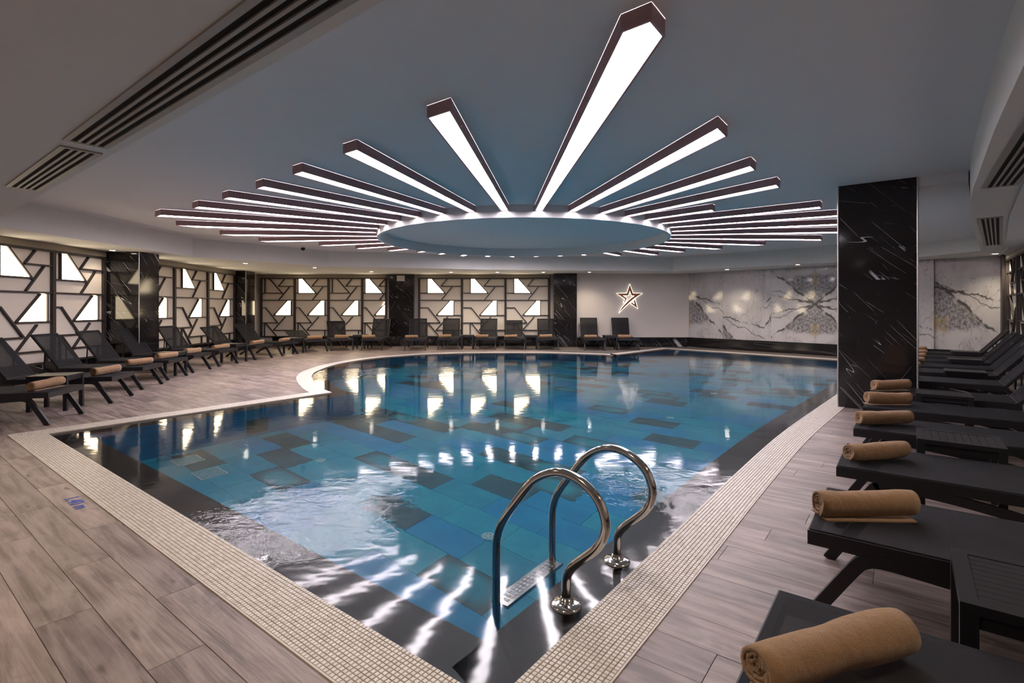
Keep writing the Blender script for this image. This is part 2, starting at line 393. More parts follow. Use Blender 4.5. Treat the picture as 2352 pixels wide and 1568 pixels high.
def finish_plank(me, rects):
    uvl = me.uv_layers.new(name='UVMap'); at = me.attributes.new('rnd', 'FLOAT', 'FACE')
    for p, (rc, rn) in zip(me.polygons, rects):
        at.data[p.index].value = rn
        for li in p.loop_indices:
            q = Vector(me.vertices[me.loops[li].vertex_index].co[:2]); a, bb = uv(q); uvl.data[li].uv = (bb-rc[2]+rn*37.0, a-rc[0]+rn*91.0)
pieces.sort(key=lambda x: -seen_size(x[0]))
for ctr, rc, polys in pieces[:300]:
    rn = random.random(); mb = plank_mesh(polys, rc, rn); me = mb.mesh('plank', 'plank'); finish_plank(me, [(rc, rn)]*len(me.polygons)); obj('plank', me, fl)
allm = MB(); rr = []
for ctr, rc, polys in pieces[300:]:
    rn = random.random(); mb = plank_mesh(polys, rc, rn); i = len(allm.v); allm.v += mb.v; allm.f += [tuple(i+k for k in f) for f in mb.f]; rr += [(rc, rn)]*len(mb.f)
me = allm.mesh('plank_field', 'plank'); finish_plank(me, rr); obj('plank_field', me, fl, kind='stuff')
# ---- pool coping: grout bed, mosaic, trim
cp = empty('pool_coping', (0,0,0), label='cream mosaic coping running round the pool edge', cat='pool coping', kind='structure')
n = len(POOL); b = MB()
for k in range(n):
    a, c2, A2, C2 = POOL[k], POOL[(k+1) % n], COP_OUT[k], COP_OUT[(k+1) % n]
    b.quad((a.x,a.y,.001),(A2.x,A2.y,.001),(C2.x,C2.y,.001),(c2.x,c2.y,.001)); b.quad((a.x,a.y,-.07),(a.x,a.y,.001),(c2.x,c2.y,.001),(c2.x,c2.y,-.07))
b.build('grout_bed', 'grout', cp)
TO = offset(POOL, COPW+.008); b = MB()
for k in range(n):
    a, c2, A2, C2 = COP_OUT[k], COP_OUT[(k+1) % n], TO[k], TO[(k+1) % n]
    for (p, q, z0, z1) in ((a, c2, 0, .005), (C2, A2, 0, .005)): b.quad((p.x,p.y,z0),(q.x,q.y,z0),(q.x,q.y,z1),(p.x,p.y,z1))
    b.quad((a.x,a.y,.005),(A2.x,A2.y,.005),(C2.x,C2.y,.005),(c2.x,c2.y,.005))
b.build('edge_trim', 'coping_trim', cp)
PT = .0209; tiles = []
def strip_tiles(path, sgn, test):
    L = [0]
    for k in range(1, len(path)): L.append(L[-1]+(path[k]-path[k-1]).length)
    for r in range(13):
        d = PT*(r+.5); nn = int(L[-1]/PT)+14
        for j in range(-14, nn):
            s = (j+.5)*PT; k = 1
            while k < len(path)-1 and L[k] < s: k += 1
            dr = (path[k]-path[k-1]).normalized(); p = path[k-1]+dr*(s-L[k-1])+Vector((dr.y, -dr.x))*sgn*d
            if test(p, d): tiles.append((p, math.atan2(dr.y, dr.x)))
strip_tiles([W(1.36, 7.33), W(1.36, 1.123)], 1, lambda p, d: 1.123-d+.002 < uv(p)[1] < 7.33+d)
strip_tiles(rs, 1, lambda p, d: uv(p)[0] > 1.36-d+.002 and p.length < 10.6 and (p-N0).length < 9.2)
strip_tiles([arc[-1], W(1.36, 7.33)], 1, lambda p, d: uv(p)[0] > 1.36-d+.002 and uv(p)[0] < cusp2-.35)
tiles.sort(key=lambda x: -seen_size(x[0]))
s_ = PT/2-.0011
def tile_geo(mb, p, a, sz):
    i = len(mb.v); ca, sa = math.cos(a), math.sin(a)
    for (h_, z) in ((sz, .001), (sz, .0040), (sz*.80, .0056)):
        for (x, y) in ((-h_,-h_),(h_,-h_),(h_,h_),(-h_,h_)): mb.v.append((p[0]+x*ca-y*sa, p[1]+x*sa+y*ca, z))
    for l in (0, 4):
        for k in range(4): mb.f.append((i+l+k, i+l+(k+1) % 4, i+l+4+(k+1) % 4, i+l+4+k))
    mb.f.append((i+8, i+9, i+10, i+11))
mb = MB(); tile_geo(mb, (0, 0), 0, s_); tme = mb.mesh('mosaic_tile', 'mosaic')
tme.attributes.new('rnd', 'FLOAT', 'FACE')
for p, a in tiles[:300]: obj('mosaic_tile', tme, cp, (p.x, p.y, 0), (0, 0, a))
mb = MB(); vals = []
for p, a in tiles[300:]: tile_geo(mb, p, a, s_*random.uniform(.96, 1.0)); vals += [random.random()]*9
me = mb.mesh('mosaic_field', 'mosaic'); at = me.attributes.new('rnd', 'FLOAT', 'FACE'); at.data.foreach_set('value', vals); obj('mosaic_field', me, cp, kind='stuff')
b = MB()                                                       # the far coping, too far to tell its tiles apart
for k in range(n):
    m_ = (POOL[k]+POOL[(k+1) % n])/2; ua, va = uv(m_)
    if (m_.length > (10.4 if va < 3 else 8.3) and not (va > 7.2 and ua < cusp2-.5)) or (va > 7.2 and abs(ua-cusp2) < .5) :
        a, c2, A2, C2 = POOL[k], POOL[(k+1) % n], COP_OUT[k], COP_OUT[(k+1) % n]
        b.quad((a.x,a.y,.005),(A2.x,A2.y,.005),(C2.x,C2.y,.005),(c2.x,c2.y,.005)); b.quad((a.x,a.y,-.01),(a.x,a.y,.005),(c2.x,c2.y,.005),(c2.x,c2.y,-.01))
pa, pb_ = W(cusp2-.40, 7.33), W(cusp2-.40, 7.33+COPW); pc, pd = arc[-1], arc[-1]+V*COPW
b.quad((pa.x,pa.y,.0052),(pc.x,pc.y,.0052),(pd.x,pd.y,.0052),(pb_.x,pb_.y,.0052))
b.build('smooth_coping', 'coping_far', cp)
# ---- pool basin
pb = empty('pool_basin', (0,0,0), label='swimming pool basin lined with blue teal and slate tiles', cat='pool', kind='structure')
b = MB()
for k in range(n):
    a, c2, A2, C2 = LEDGE_IN[k], LEDGE_IN[(k+1) % n], POOL[k], POOL[(k+1) % n]
    b.quad((a.x,a.y,-.06),(A2.x,A2.y,-.06),(C2.x,C2.y,-.06),(c2.x,c2.y,-.06))
b.build('overflow_ledge', 'ledge', pb)
b = MB()
for k in range(n):
    a, c2 = LEDGE_IN[k], LEDGE_IN[(k+1) % n]; b.quad((a.x,a.y,DEEP),(a.x,a.y,-.06),(c2.x,c2.y,-.06),(c2.x,c2.y,DEEP))
b.build('basin_wall', 'pool_blue', pb)
V_, T_ = region(LEDGE_IN, []); b = MB(); b.v = [(p.x, p.y, DEEP-.006) for p in V_]; b.f = [tuple(t) for t in T_]; b.build('floor_grout', 'pool_slate', pb)
TU, TV, TU0 = .3525, .68, 2.745
ROWOFF = {-1: .18, 0: .33, 1: .21, 2: .10, 3: .60, 8: .51}
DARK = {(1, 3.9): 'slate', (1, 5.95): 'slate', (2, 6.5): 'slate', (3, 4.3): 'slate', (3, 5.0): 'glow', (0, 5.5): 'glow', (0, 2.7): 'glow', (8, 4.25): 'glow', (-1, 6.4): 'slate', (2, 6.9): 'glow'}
ptiles = []
for r in range(-5, 36):
    u0 = TU0+r*TU; off = ROWOFF.get(r, (r*.3819 % 1.0)*TV)
    for c in range(-14, 22):
        v0 = off+c*TV; g = .0016; rect = [W(u0+g, v0+g), W(u0+TU-g, v0+g), W(u0+TU-g, v0+TV-g), W(u0+g, v0+TV-g)]
        ins = [inside(p, LEDGE_IN) for p in rect+[W(u0+TU/2, v0+TV/2)]]
        if not any(ins): continue
        kind = None
        for (rk, vk), kd in DARK.items():
            if rk == r and v0 < vk < v0+TV: kind = kd
        if kind is None:
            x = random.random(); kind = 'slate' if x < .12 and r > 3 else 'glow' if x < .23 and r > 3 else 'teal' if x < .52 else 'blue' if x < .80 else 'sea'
        ptiles.append((W(u0+TU/2, v0+TV/2), rect, kind, all(ins), (u0, v0)))
ptiles.sort(key=lambda x: -seen_size(x[0]*1.6))
def ptile_geo(rect, whole):
    mb = MB()
    if whole: mb.v = [(p.x, p.y, DEEP-.006) for p in rect]+[(p.x, p.y, DEEP) for p in rect]; mb.f = [(k, (k+1) % 4, 4+(k+1) % 4, 4+k) for k in range(4)]+[(4, 5, 6, 7)]
    else:
        for t in clip_rect(rect, LEDGE_IN, True): mb.quad(*[(p.x, p.y, DEEP) for p in t])
    return mb
def ptile_uv(me, o):
    uvlayer(me, lambda co, p: ((uv(Vector(co[:2]))[0]-o[0])/TU, (uv(Vector(co[:2]))[1]-o[1])/TV))
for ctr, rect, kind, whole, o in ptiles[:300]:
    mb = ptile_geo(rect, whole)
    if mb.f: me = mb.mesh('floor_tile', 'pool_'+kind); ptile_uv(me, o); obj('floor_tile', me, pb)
for kd in POOLC:
    mb = MB(); uvs = []
    for ctr, rect, kind, whole, o in ptiles[300:]:
        if kind != kd: continue
        g = ptile_geo(rect, whole); i = len(mb.v); mb.v += g.v; mb.f += [tuple(i+k for k in f) for f in g.f]; uvs += [o]*len(g.f)
    if mb.f:
        me = mb.mesh('floor_tile_field', 'pool_'+kd); uvlayer(me, lambda co, p: ((uv(Vector(co[:2]))[0]-uvs[p.index][0])/TU, (uv(Vector(co[:2]))[1]-uvs[p.index][1])/TV)); obj('floor_tile_field', me, pb, kind='stuff')
# niche on the far left basin wall
vv = 7.33-LEDW; mb = MB()
P0 = [W(3.32, vv-.006), W(3.62, vv-.006)]
mb.quad((P0[0].x,P0[0].y,-1.45),(P0[1].x,P0[1].y,-1.45),(P0[1].x,P0[1].y,-.72),(P0[0].x,P0[0].y,-.72)); mb.build('wall_niche', 'pool_slate', pb)
# ---- water
V_, T_ = region(POOL, []); b = MB(); b.v = [(p.x, p.y, ZW) for p in V_]; b.f = [tuple(t) for t in T_]
b.build('pool_water', 'water', label='clear rippling water filling the swimming pool', cat='water', kind='structure')
# ---- main ceiling and soffits
o_room = offset(ROOM, .1)
b = MB(); b.v = [(p.x, p.y, ZC) for p in o_room]; b.f = [tuple(reversed(range(len(o_room))))]
b.build('ceiling', 'ceiling_paint', label='high painted ceiling above the pool', cat='ceiling', kind='structure')
RSE = [W(1.32, -.45)]+[Vector(p) for p in ((2.55,2.56),(3.33,3.56),(4.14,4.56),(4.89,5.48),(5.73,6.45),(6.75,7.56),(8.23,9.13))]
RSE = [RSE[0]]+catmull(RSE[1:], 4)+[Vector((9.95, 10.93))]
HIGH = RSE+[Vector(p) for p in ((9.75,12.35),(8.62,13.75),(5.3,16.95),(-.6,16.35),(-5.35,15.0),(-7.62,12.3),(-7.70,7.57))]
if area(HIGH) < 0: HIGH.reverse()
V_, T_ = region(o_room, [HIGH]); b = MB(); b.v = [(p.x, p.y, ZS) for p in V_]; b.f = [tuple(reversed(t)) for t in T_]
for k in range(len(HIGH)):
    a, c2 = HIGH[k], HIGH[(k+1) % len(HIGH)]; b.quad((a.x,a.y,ZS),(a.x,a.y,ZC),(c2.x,c2.y,ZC),(c2.x,c2.y,ZS))
b.build('ceiling_soffit', 'soffit_paint', label='lowered soffit running round the room edge', cat='ceiling', kind='structure')
OE = [Vector(p) for p in ((3.3,3.1),(5.08,5.13),(5.94,6.1),(6.73,6.98),(8.54,8.9),(9.9,10.3),(10.75,11.35))]; OE = catmull(OE, 5)
b = MB(); b.prism([W(3.4, VR+.02)]+[W(16.1, VR+.02)]+list(reversed(OE)), ZS-.03, ZS-.001)
b.build('ceiling_panel', 'soffit_paint', label='curved lower ceiling panel over the right hand loungers', cat='ceiling', kind='structure')
b = MB(); b.prism([W(8.34, -.10), W(8.34, -.585), W(10.1, -.73), W(12.25, -.95), W(15.0, -1.25), W(15.5, -.4), W(16.2,-.1)], ZB, ZC-.001)
b.build('ceiling_bulkhead', 'ceiling_paint', label='shallow dropped ceiling panel right of the black column', cat='ceiling', kind='structure')
# ---- walls
def wall(name, a, c2, z0, z1, mat, label, th=.12, **kw):
    d = (c2-a).normalized(); nn = Vector((d.y, -d.x))*th; mb = MB(); P = [a, c2, c2+nn, a+nn]
    if area(P) < 0: P.reverse()
    mb.prism(P, z0, z1); return mb.build(name, mat, label=label, cat='wall', kind='structure', **kw)
wall('wall_left', Vector((XL, YB)), near_l, 0, ZC, 'wall_paint', 'left wall behind the lattice screens')
wall('wall_back', Vector((6.21, YB)), Vector((XL, YB)), 0, ZC, 'wall_paint', 'back wall behind the lattice screens')
wall('wall_star', Vector((6.21, 18.2)), Vector((2.25, 18.2)), 0, ZC, 'wall_paint', 'plain beige wall carrying the glowing star', th=.4)
wall('wall_marble', MBp, MA, 0, ZC, 'wall_paint', 'wall behind the white marble panels')
wall('wall_right', near_r, MBp, 0, ZC, 'wall_paint', 'right wall behind the row of loungers')
wall('wall_near', near_l, near_r, 0, ZC, 'wall_paint', 'wall behind the viewer')
def sframe(a, c2):                                            # wall frame: s along a->c2, d out of the wall into the room
    d = (c2-a).normalized(); nn = Vector((-d.y, d.x))
    return lambda s, dd, z: (a.x+d.x*s+nn.x*dd, a.y+d.y*s+nn.y*dd, z)
def wbox(mb, fr, s0, s1, d0, d1, z0, z1):
    i = len(mb.v); mb.v += [fr(s, d, z) for z in (z0, z1) for d in (d0, d1) for s in (s0, s1)]
    for f in ((0,2,3,1),(4,5,7,6),(0,1,5,4),(2,6,7,3),(0,4,6,2),(1,3,7,5)): mb.f.append(tuple(i+k for k in f))
    return mb
BACK = sframe(Vector((XL, YB)), Vector((6.21, YB))); BACK = (lambda s, d, z: (XL+s, YB-d, z))
XW = lambda s: -8.72-.0457*(s-8.6)
LEFT = (lambda s, d, z: (XW(s)+d, s+.0457*d, z))                          # s = world y
STAR = (lambda s, d, z: (s, 18.2-d, z))
MD = (MBp-MA).normalized(); MN = Vector((MD.y, -MD.x))
if MN.dot(-MA) < 0: MN = -MN
MARB = (lambda s, d, z: (MA.x+MD.x*s+MN.x*d, MA.y+MD.y*s+MN.y*d, z))
RIGHT = (lambda s, d, z: tuple(W(s, VR+d))+(z,))               # s = u
def baseboard(name, fr, s0, s1, z1, label, d=.035):
    mb = MB(); n_ = max(1, round(abs(s1-s0)/1.2)); e = empty(name, (0,0,0), label=label, cat='baseboard', kind='structure')
    for k in range(n_):
        a = s0+(s1-s0)*k/n_; c_ = s0+(s1-s0)*(k+1)/n_; mb = wbox(MB(), fr, a+.001, c_-.001, 0, d, 0, z1); me = mb.mesh('marble_panel', 'black_marble')
        uvlayer(me, lambda co, p: (co[0]+co[1]*.7+k*3.3, co[2]+k)); obj('marble_panel', me, e)
ZP = .33
baseboard('baseboard_left', LEFT, 4.0, YB-.1, ZP, 'black marble plinth below the left lattice screens')
baseboard('baseboard_back', BACK, .5, 11.2, ZP, 'black marble plinth below the back lattice screens')
baseboard('baseboard_star', STAR, 2.3, 6.2, ZP, 'black marble plinth below the star wall')
baseboard('baseboard_marble', MARB, .02, 8.18, ZP, 'black marble plinth below the white marble wall', d=.05)
baseboard('baseboard_right', RIGHT, 1.0, 16.3, ZP, 'black marble plinth along the right wall')
def s_marble(px):
    k = (px-CX)/F; return (k*MA.y-MA.x)/(MD.x-k*MD.y)
mw = empty('trim_1', (0,0,0), label='book-matched white marble panels with grey veins right of star', cat='marble panel', kind='structure')
for (p0, p1, proud, flip, uo, uw, vflip) in ((1583,1661,.02,0,0,1,0),(1661,1757,.02,0,.35,.95,.28),(1757,1772,.02,1,.5,.3,0),(1772,1873,.03,1,0,1.0,2),(1873,1975,.03,0,0,1.0,2),(1975,2050,.02,1,0,1,0),(2050,2114,.02,0,.1,.9,0),(2114,2147,.10,0,.7,.25,.3),(2147,2318,.02,0,-.14,1.1,0)):
    s0, s1 = s_marble(p0), s_marble(p1); rows = ((ZP, ZS),)
    me = wbox(MB(), MARB, s0+.0015, s1-.0015, 0, proud, ZP+.004, ZS-.004).mesh('marble_panel', 'white_marble')
    def fu(co, p, s0=s0, s1=s1, flip=flip, uo=uo, uw=uw, vflip=vflip):
        s = (Vector(co[:2])-MA).dot(MD); x = (s-s0)/(s1-s0); y = (co[2]-ZP)/(ZS-ZP)
        if flip: x = 1-x
        if vflip == 2: y = y
        else: y = y+vflip
        return (uo+x*uw, y)
    if vflip == 2:                                            # butterfly pair: upper and lower halves mirrored
        zm = (ZP+ZS)/2+.02
        for za, zb, up in ((ZP+.004, zm, 0), (zm, ZS-.004, 1)):
            me = wbox(MB(), MARB, s0+.0015, s1-.0015, 0, proud, za, zb).mesh('marble_panel', 'white_marble')
            def fv(co, p):
                s = (Vector(co[:2])-MA).dot(MD); x = (s-s0)/(s1-s0); x = 1-x if flip else x
                return (x*.9, .06+abs(co[2]-zm)/(zm-ZP)*.0+.62*(1-abs(co[2]-zm)/(zm-ZP)))
            uvlayer(me, fv); obj('marble_panel', me, mw)
        continue
    uvlayer(me, fu); obj('marble_panel', me, mw)
# ---- black marble columns
def column(px_label, foot, rows, z1, label, dirs=None, trims=()):
    """foot: plan polygon ccw; a slab panel per side and row"""
    e = empty('marble_column', (0,0,0), label=label, cat='column', kind='structure'); n_ = len(foot)
    core = offset(foot, -.012); MB().prism(core, 0, z1-.002).build('core', 'void_black', e)
    for r in range(rows):
        za, zb = z1*r/rows, z1*(r+1)/rows
        for k in range(n_):
            a, c_ = foot[k], foot[(k+1) % n_]; ai, ci = core[k], core[(k+1) % n_]; L = (c_-a).length; dv = (c_-a).normalized()
            mb = MB().prism([a+dv*.001, c_-dv*.001, ci, ai], za+.0012, zb-.0012); me = mb.mesh('marble_panel', 'black_marble'); sd = (len(label)*1.7+k*5.1+(r % 3)*.0)
            uvlayer(me, lambda co, p: ((Vector(co[:2])-a).dot(dv)+sd, co[2]+r*2.37+sd)); obj('marble_panel', me, e)
    for k in trims:
        a = foot[k]; MB().prism([a+Vector((.011*math.cos(t), .011*math.sin(t))) for t in [i*math.pi/4 for i in range(8)]], 0, z1-.003).build('corner_trim', 'trim_steel', e)
cv0, cu0 = .758, 8.334
column('', [W(cu0, -.10), W(cu0+.42, -.10), W(cu0+.42, cv0), W(cu0, cv0)], 7, ZC, 'broad black marble column standing at the right pool edge', trims=(0, 3))
column('', [Vector((-8.88, 11.14)), Vector((-8.06, 11.14)), Vector((-8.06, 11.77)), Vector((-8.88, 11.77))], 6, ZS, 'black marble column between the two left lattice screens', trims=(1,))
column('', [Vector((-9.12, 16.82)), Vector((-8.69, 16.82)), Vector((-8.69, 17.41)), Vector((-9.12, 17.41))], 6, ZS, 'narrow black marble column in the far left corner', trims=(1,))
def xb(px, y=YB-.2): return (px-CX)/F*y
column('', [Vector((xb(893), 18.5)), Vector((xb(950), 18.5)), Vector((xb(950), 18.69)), Vector((xb(893), 18.69))], 6, ZS, 'black marble pilaster between the two back lattice screens')
column('', [Vector((xb(1272,18.1), 18.1)), Vector((xb(1325,18.1), 18.1)), Vector((xb(1325,18.1), 18.69)), Vector((xb(1272,18.1), 18.69))], 6, ZS, 'black marble pilaster left of the plain star wall')
# ---- ceiling ring
b = MB(); RC = Vector((.247, 11.456)); RR = 3.1455; n_ = 96
for (r, z0, z1, sg) in ((RR, ZR, ZC, 1), (RR-.06, ZR, ZC, -1)):
    for k in range(n_):
        a0, a1 = 2*math.pi*k/n_, 2*math.pi*(k+1)/n_; q = [(RC.x+r*math.cos(a), RC.y+r*math.sin(a)) for a in (a0, a1)]
        f = [(*q[0], z0), (*q[1], z0), (*q[1], z1), (*q[0], z1)]; b.quad(*(f if sg > 0 else f[::-1]))
for k in range(n_):
    a0, a1 = 2*math.pi*k/n_, 2*math.pi*(k+1)/n_
    b.quad(*[(RC.x+r*math.cos(a), RC.y+r*math.sin(a), ZR) for r, a in ((RR, a0), (RR-.06, a0), (RR-.06, a1), (RR, a1))])
b.build('ceiling_ring', 'ring_paint', label='white circular ceiling hoop in the middle of the light boxes', cat='ceiling ring', kind='structure')
# ================================================================ LATTICE SCREENS
PX = 6.918                                                     # pattern below is in these units: x from module centre, y from top
SEG = [((5,125),(330,125)), ((-325,235),(60,235)), ((-325,467),(-200,467)), ((-70,588),(330,588)), ((-325,707),(0,707)), ((-75,825),(330,825)), ((-330,348),(330,348)),
       ((-140,5),(75,245)), ((105,5),(5,125)), ((180,135),(15,340)), ((-200,467),(-5,707)), ((145,360),(-70,588)), ((115,610),(-75,825)), ((-195,715),(-25,920)),
       ((-210,5),(-210,235)), ((210,360),(210,588)), ((-215,715),(-215,920)), ((210,830),(210,920))]
Q1 = [(-200,8),(-140,8),(50,230),(-200,230)]; Q2 = [(145,362),(205,362),(205,583),(-35,583)]
SC = 18.6/F/PX                                                  # metres per pattern unit
ZT, ZBt = 1+0, 0
LT = H-(639-Y0)*18.6/F; LB = LT-925*SC                          # top and bottom of the lattice field
def lattice(label, fr, s0, mods, lits, flip=1, deep=.075, offs=None):
    """mods: module widths (m) along s; lits: which of Q1,Q2 glow"""
    e = empty('lattice_screen', fr(s0, 0, 0), label=label, cat='lattice screen', group='dark lattice screens with glowing panes')
    o_ = Vector(fr(s0, 0, 0)); fl_ = lambda s, d, z: tuple(Vector(fr(s, d, z))-o_)
    s = s0; tot = sum(mods)
    lo, hi = (s0, s0+tot) if flip > 0 else (s0-tot, s0)
    wbox(MB(), fl_, lo, hi, .012, .03, LB-.02, LT+.02).build('backing_panel', 'panel_cream', e)
    wbox(MB(), fl_, lo-.03, hi+.03, .02, deep+.015, LT+.02, ZS-.002).build('header', 'header_bronze', e)
    for z in (LT, LB): wbox(MB(), fl_, lo-.03, hi+.03, .02, deep+.012, z-.02, z+.02).build('rail', 'frame_dark', e)
    wbox(MB(), fl_, lo-.04, lo+.03, .02, deep+.012, LB, LT).build('post', 'frame_dark', e); wbox(MB(), fl_, hi-.03, hi+.04, .02, deep+.012, LB, LT).build('post', 'frame_dark', e)
    for k, wd in enumerate(mods):
        c_ = s+flip*wd/2; hw = wd/2/SC-8; of = offs[k] if offs else 0
        if k: wbox(MB(), fl_, s-.036, s+.036, .02, deep+.012, LB, LT).build('post', 'frame_dark', e)
        def clip(a, b_):
            (xa, ya), (xb_, yb) = a, b_; xa += of; xb_ += of
            if max(xa, xb_) < -hw or min(xa, xb_) > hw: return None
            def cut(x, y, x2, y2):
                if x < -hw: t = (-hw-x)/(x2-x); return -hw, y+(y2-y)*t
                if x > hw: t = (hw-x)/(x2-x); return hw, y+(y2-y)*t
                return x, y
            p = cut(xa, ya, xb_, yb); q = cut(xb_, yb, xa, ya); return p, q
        for a, b_ in SEG:
            r = clip(a, b_)
            if r is None or (Vector(r[0])-Vector(r[1])).length < 12: continue
            P = [(c_+flip*x*SC, LT-y*SC) for x, y in r]
            MB().bar(P[0], P[1], .029, .03, deep, fl_).build('bar', 'frame_dark', e)
        for Q, on in ((Q1, lits[k] & 1), (Q2, lits[k] & 2)):
            if not on: continue
            P = [(max(-hw, min(hw, x+of)), y) for x, y in Q]; mb = MB(); i = 0
            F_ = [(c_+flip*x*SC, LT-y*SC) for x, y in P]
            mb.v = [fl_(p, d, z) for d in (.032, .05) for p, z in F_]; m4 = 4
            mb.f = [(0,1,2,3),(7,6,5,4)]+[(j, (j+1) % 4, 4+(j+1) % 4, 4+j) for j in range(4)]
            mb.build('lit_panel', 'panel_lit', e)
        s += flip*wd
    return e
lattice('lattice screen on the left wall nearest the viewer', LEFT, 8.57, [1.22,1.29], [3,3], 1)
lattice('lattice screen on the left wall beyond the marble column', LEFT, 11.98, [1.60,1.62,1.58], [3,3,3], 1)
xs = lambda px: (px-CX)/F*18.6-XL
w4 = [xs(a)-xs(b_) for a, b_ in ((675.7,599),(753.4,675.7),(831.2,753.4),(885.5,831.2))]
lattice('four-bay lattice screen at the left end of the back wall', BACK, xs(599), w4, [2,3,2,3], 1, offs=[0,0,0,70])
w3 = [xs(a)-xs(b_) for a, b_ in ((1060.7,962.5),(1161,1060.7),(1260.5,1161))]
lattice('three-bay lattice screen in the middle of the back wall', BACK, xs(962.5), w3, [3,3,3], 1)
lattice('lattice screen at the far end of the right wall', RIGHT, 13.2, [1.4,1.4], [0,0], 1)
b = wbox(MB(), RIGHT, 16.04, 16.36, 0, .14, 0, ZS-.002); b.build('trim_2', 'frame_dark', label='dark grey corner post beside the white marble wall', cat='trim', kind='structure')
# ================================================================ CEILING LIGHT BOXES
ANG = [3.4-10*k for k in range(36)]
R36 = [8.66,7.33,6.56,6.12,5.92,5.97,6.21,6.82,6.69,6.39,6.15,5.23,4.82,4.49,4.18,4.30,4.45,4.4,4.35,4.3,4.29,4.29,4.97,5.5,5.4,5.71,6.11,6.89,7.1,6.9,6.5,5.71,4.36,5.78,6.19,7.05]
def wid(r): return .056+.0245*r
for k in range(36):
    a = math.radians(ANG[k]); d = Vector((math.sin(a), -math.cos(a))); s = Vector((-d.y, d.x)); ro = R36[k]; ri = RR+.004
    p0, p1 = RC+d*ri, RC+d*ro
    hi_, ho = wid(ri)/2, wid(ro)/2
    an = (ANG[k]+180) % 360-180
    cut = V if -72 < an < 1 or an > 101 else U               # the outer ends are cut parallel to the pool
    L0, R0 = p0-s*hi_, p0+s*hi_
    def end(sg):                                              # slide along the side until it meets the cut line
        a0 = RC+d*ri+s*sg*hi_; dr = ((RC+d*ro+s*sg*ho)-a0).normalized(); c = cut
        t = (p1-a0).cross(c)/dr.cross(c); t = max(ro-ri-.28, min(ro-ri+.28, t)); return a0+dr*t
    if k == 0:                                                 # corner box: pointed end
        eL = RC+s*-ho+d*(ro-.13); eR = RC+s*ho+d*(ro-.16); foot = [L0, eL, p1, eR, R0]
    else: foot = [L0, end(-1), end(1), R0]
    if area(foot) < 0: foot.reverse()
    lab = 'longest ceiling light box, the one nearest the viewer' if k == 0 else (f'ceiling light box, {ORD[k-1]} going left round the hoop from the longest' if k <= 18 else f'ceiling light box, {ORD[35-k]} going right round the hoop from the longest')
    e = empty('ceiling_light_box', (p0.x, p0.y, ZC), label=lab, cat='ceiling light', group='radial ceiling light boxes round the hoop')
    loc = [p-p0 for p in foot]; th = .016; inn = offset(loc, -th); h = ZF-ZC; mb = MB(); n_ = len(loc)
    for j in range(n_):
        A, B, Ai, Bi = loc[j], loc[(j+1) % n_], inn[j], inn[(j+1) % n_]
        mb.quad((A.x,A.y,h),(B.x,B.y,h),(B.x,B.y,-.001),(A.x,A.y,-.001)); mb.quad((Ai.x,Ai.y,h),(Bi.x,Bi.y,h),(B.x,B.y,h),(A.x,A.y,h)); mb.quad((Bi.x,Bi.y,h),(Ai.x,Ai.y,h),(Ai.x,Ai.y,h+.03),(Bi.x,Bi.y,h+.03))
    mb.build('housing', 'lamp_housing', e)
    mb = MB(); mb.v = [(p.x, p.y, h+.012) for p in inn]; mb.f = [tuple(reversed(range(n_)))]; mb.build('diffuser', 'lamp_face', e)
    tj = .36*(ro-ri); q = d*tj; hw = wid(ri+tj)/2+.004; mb = MB()
    for zz in (h-.003,): mb.prism([q-s*hw-d*.007, q+s*hw-d*.007, q+s*hw+d*.007, q-s*hw+d*.007][::(1 if True else -1)], zz, h+.004)
    mb.build('joint_strap', 'lamp_housing', e)
    mb = MB()
    for sg in (-1, 1):
        for j in range(1, int((ro-ri-.3)/.55)+1):
            t = j*.55; c_ = d*t+s*sg*(wid(ri+t)/2+.004); mb.lathe([(.007, h+.004), (.008, h+.012), (.004, h+.018)], 6, (c_.x, c_.y, 0))
    mb.build('screws', 'steel', e, kind='stuff')
# ---- downlights
DL = [((245,574),'over the near left lattice'),((564,604),'over the far left corner loungers'),((723,614),'at the left end of the back soffit'),((853,623),'left of the back pilaster'),((1036,624.5),'over the first back bay right of the pilaster'),((1142,624.5),'over the middle back bay'),((1248,624.5),'over the last back bay'),((1354,624.5),'beside the star wall pilaster'),((1670,618),'over the left part of the white marble'),((1832,607),'over the butterfly white marble'),((2286,582),'over the far right marble corner')]
mbf = MB().lathe([(.085, 0), (.085, -.006), (.062, -.012), (.058, -.002)], 28); ringme = mbf.mesh('bezel', 'white_plastic', True)
mbl = MB().lathe([(.057, -.004), (.05, -.009)], 24); lensme = mbl.mesh('lens', 'downlight_face')
def downlight(p, lab, w_=DOWN_W):
    e = empty('downlight', (p.x, p.y, ZS), label='round recessed downlight '+lab, cat='downlight', group='recessed downlights in the soffit')
    obj('bezel', ringme, e); obj('lens', lensme, e)
    L = bpy.data.lights.new('downlight_lamp', 'SPOT'); L.energy = w_; L.color = (1, .83, .60); L.spot_size = math.radians(125); L.spot_blend = .8; L.shadow_soft_size = .05
    lo = obj('downlight_lamp', L, e, (0, 0, -.02))
for q, lab in DL: downlight(G(*q, ZS)+Vector((.12, 0) if q[0] == 245 else (0, 0)), lab, 30 if q[0] == 245 else DOWN_W)
for (a_, c_), lab in (((.2, 1.0), 'added out of view above the viewer'), ((.2, 3.6), 'added out of view over the near left deck'), ((.2, 6.2), 'added out of view over the far left end of the near deck'), ((2.6, -1.3), 'added out of view over the nearest right lounger head'), ((6.0, -1.4), 'added out of view over the fourth right lounger head')): downlight(W(a_, c_), lab)  # unseen downlights, added to light the near deck and the right loungers
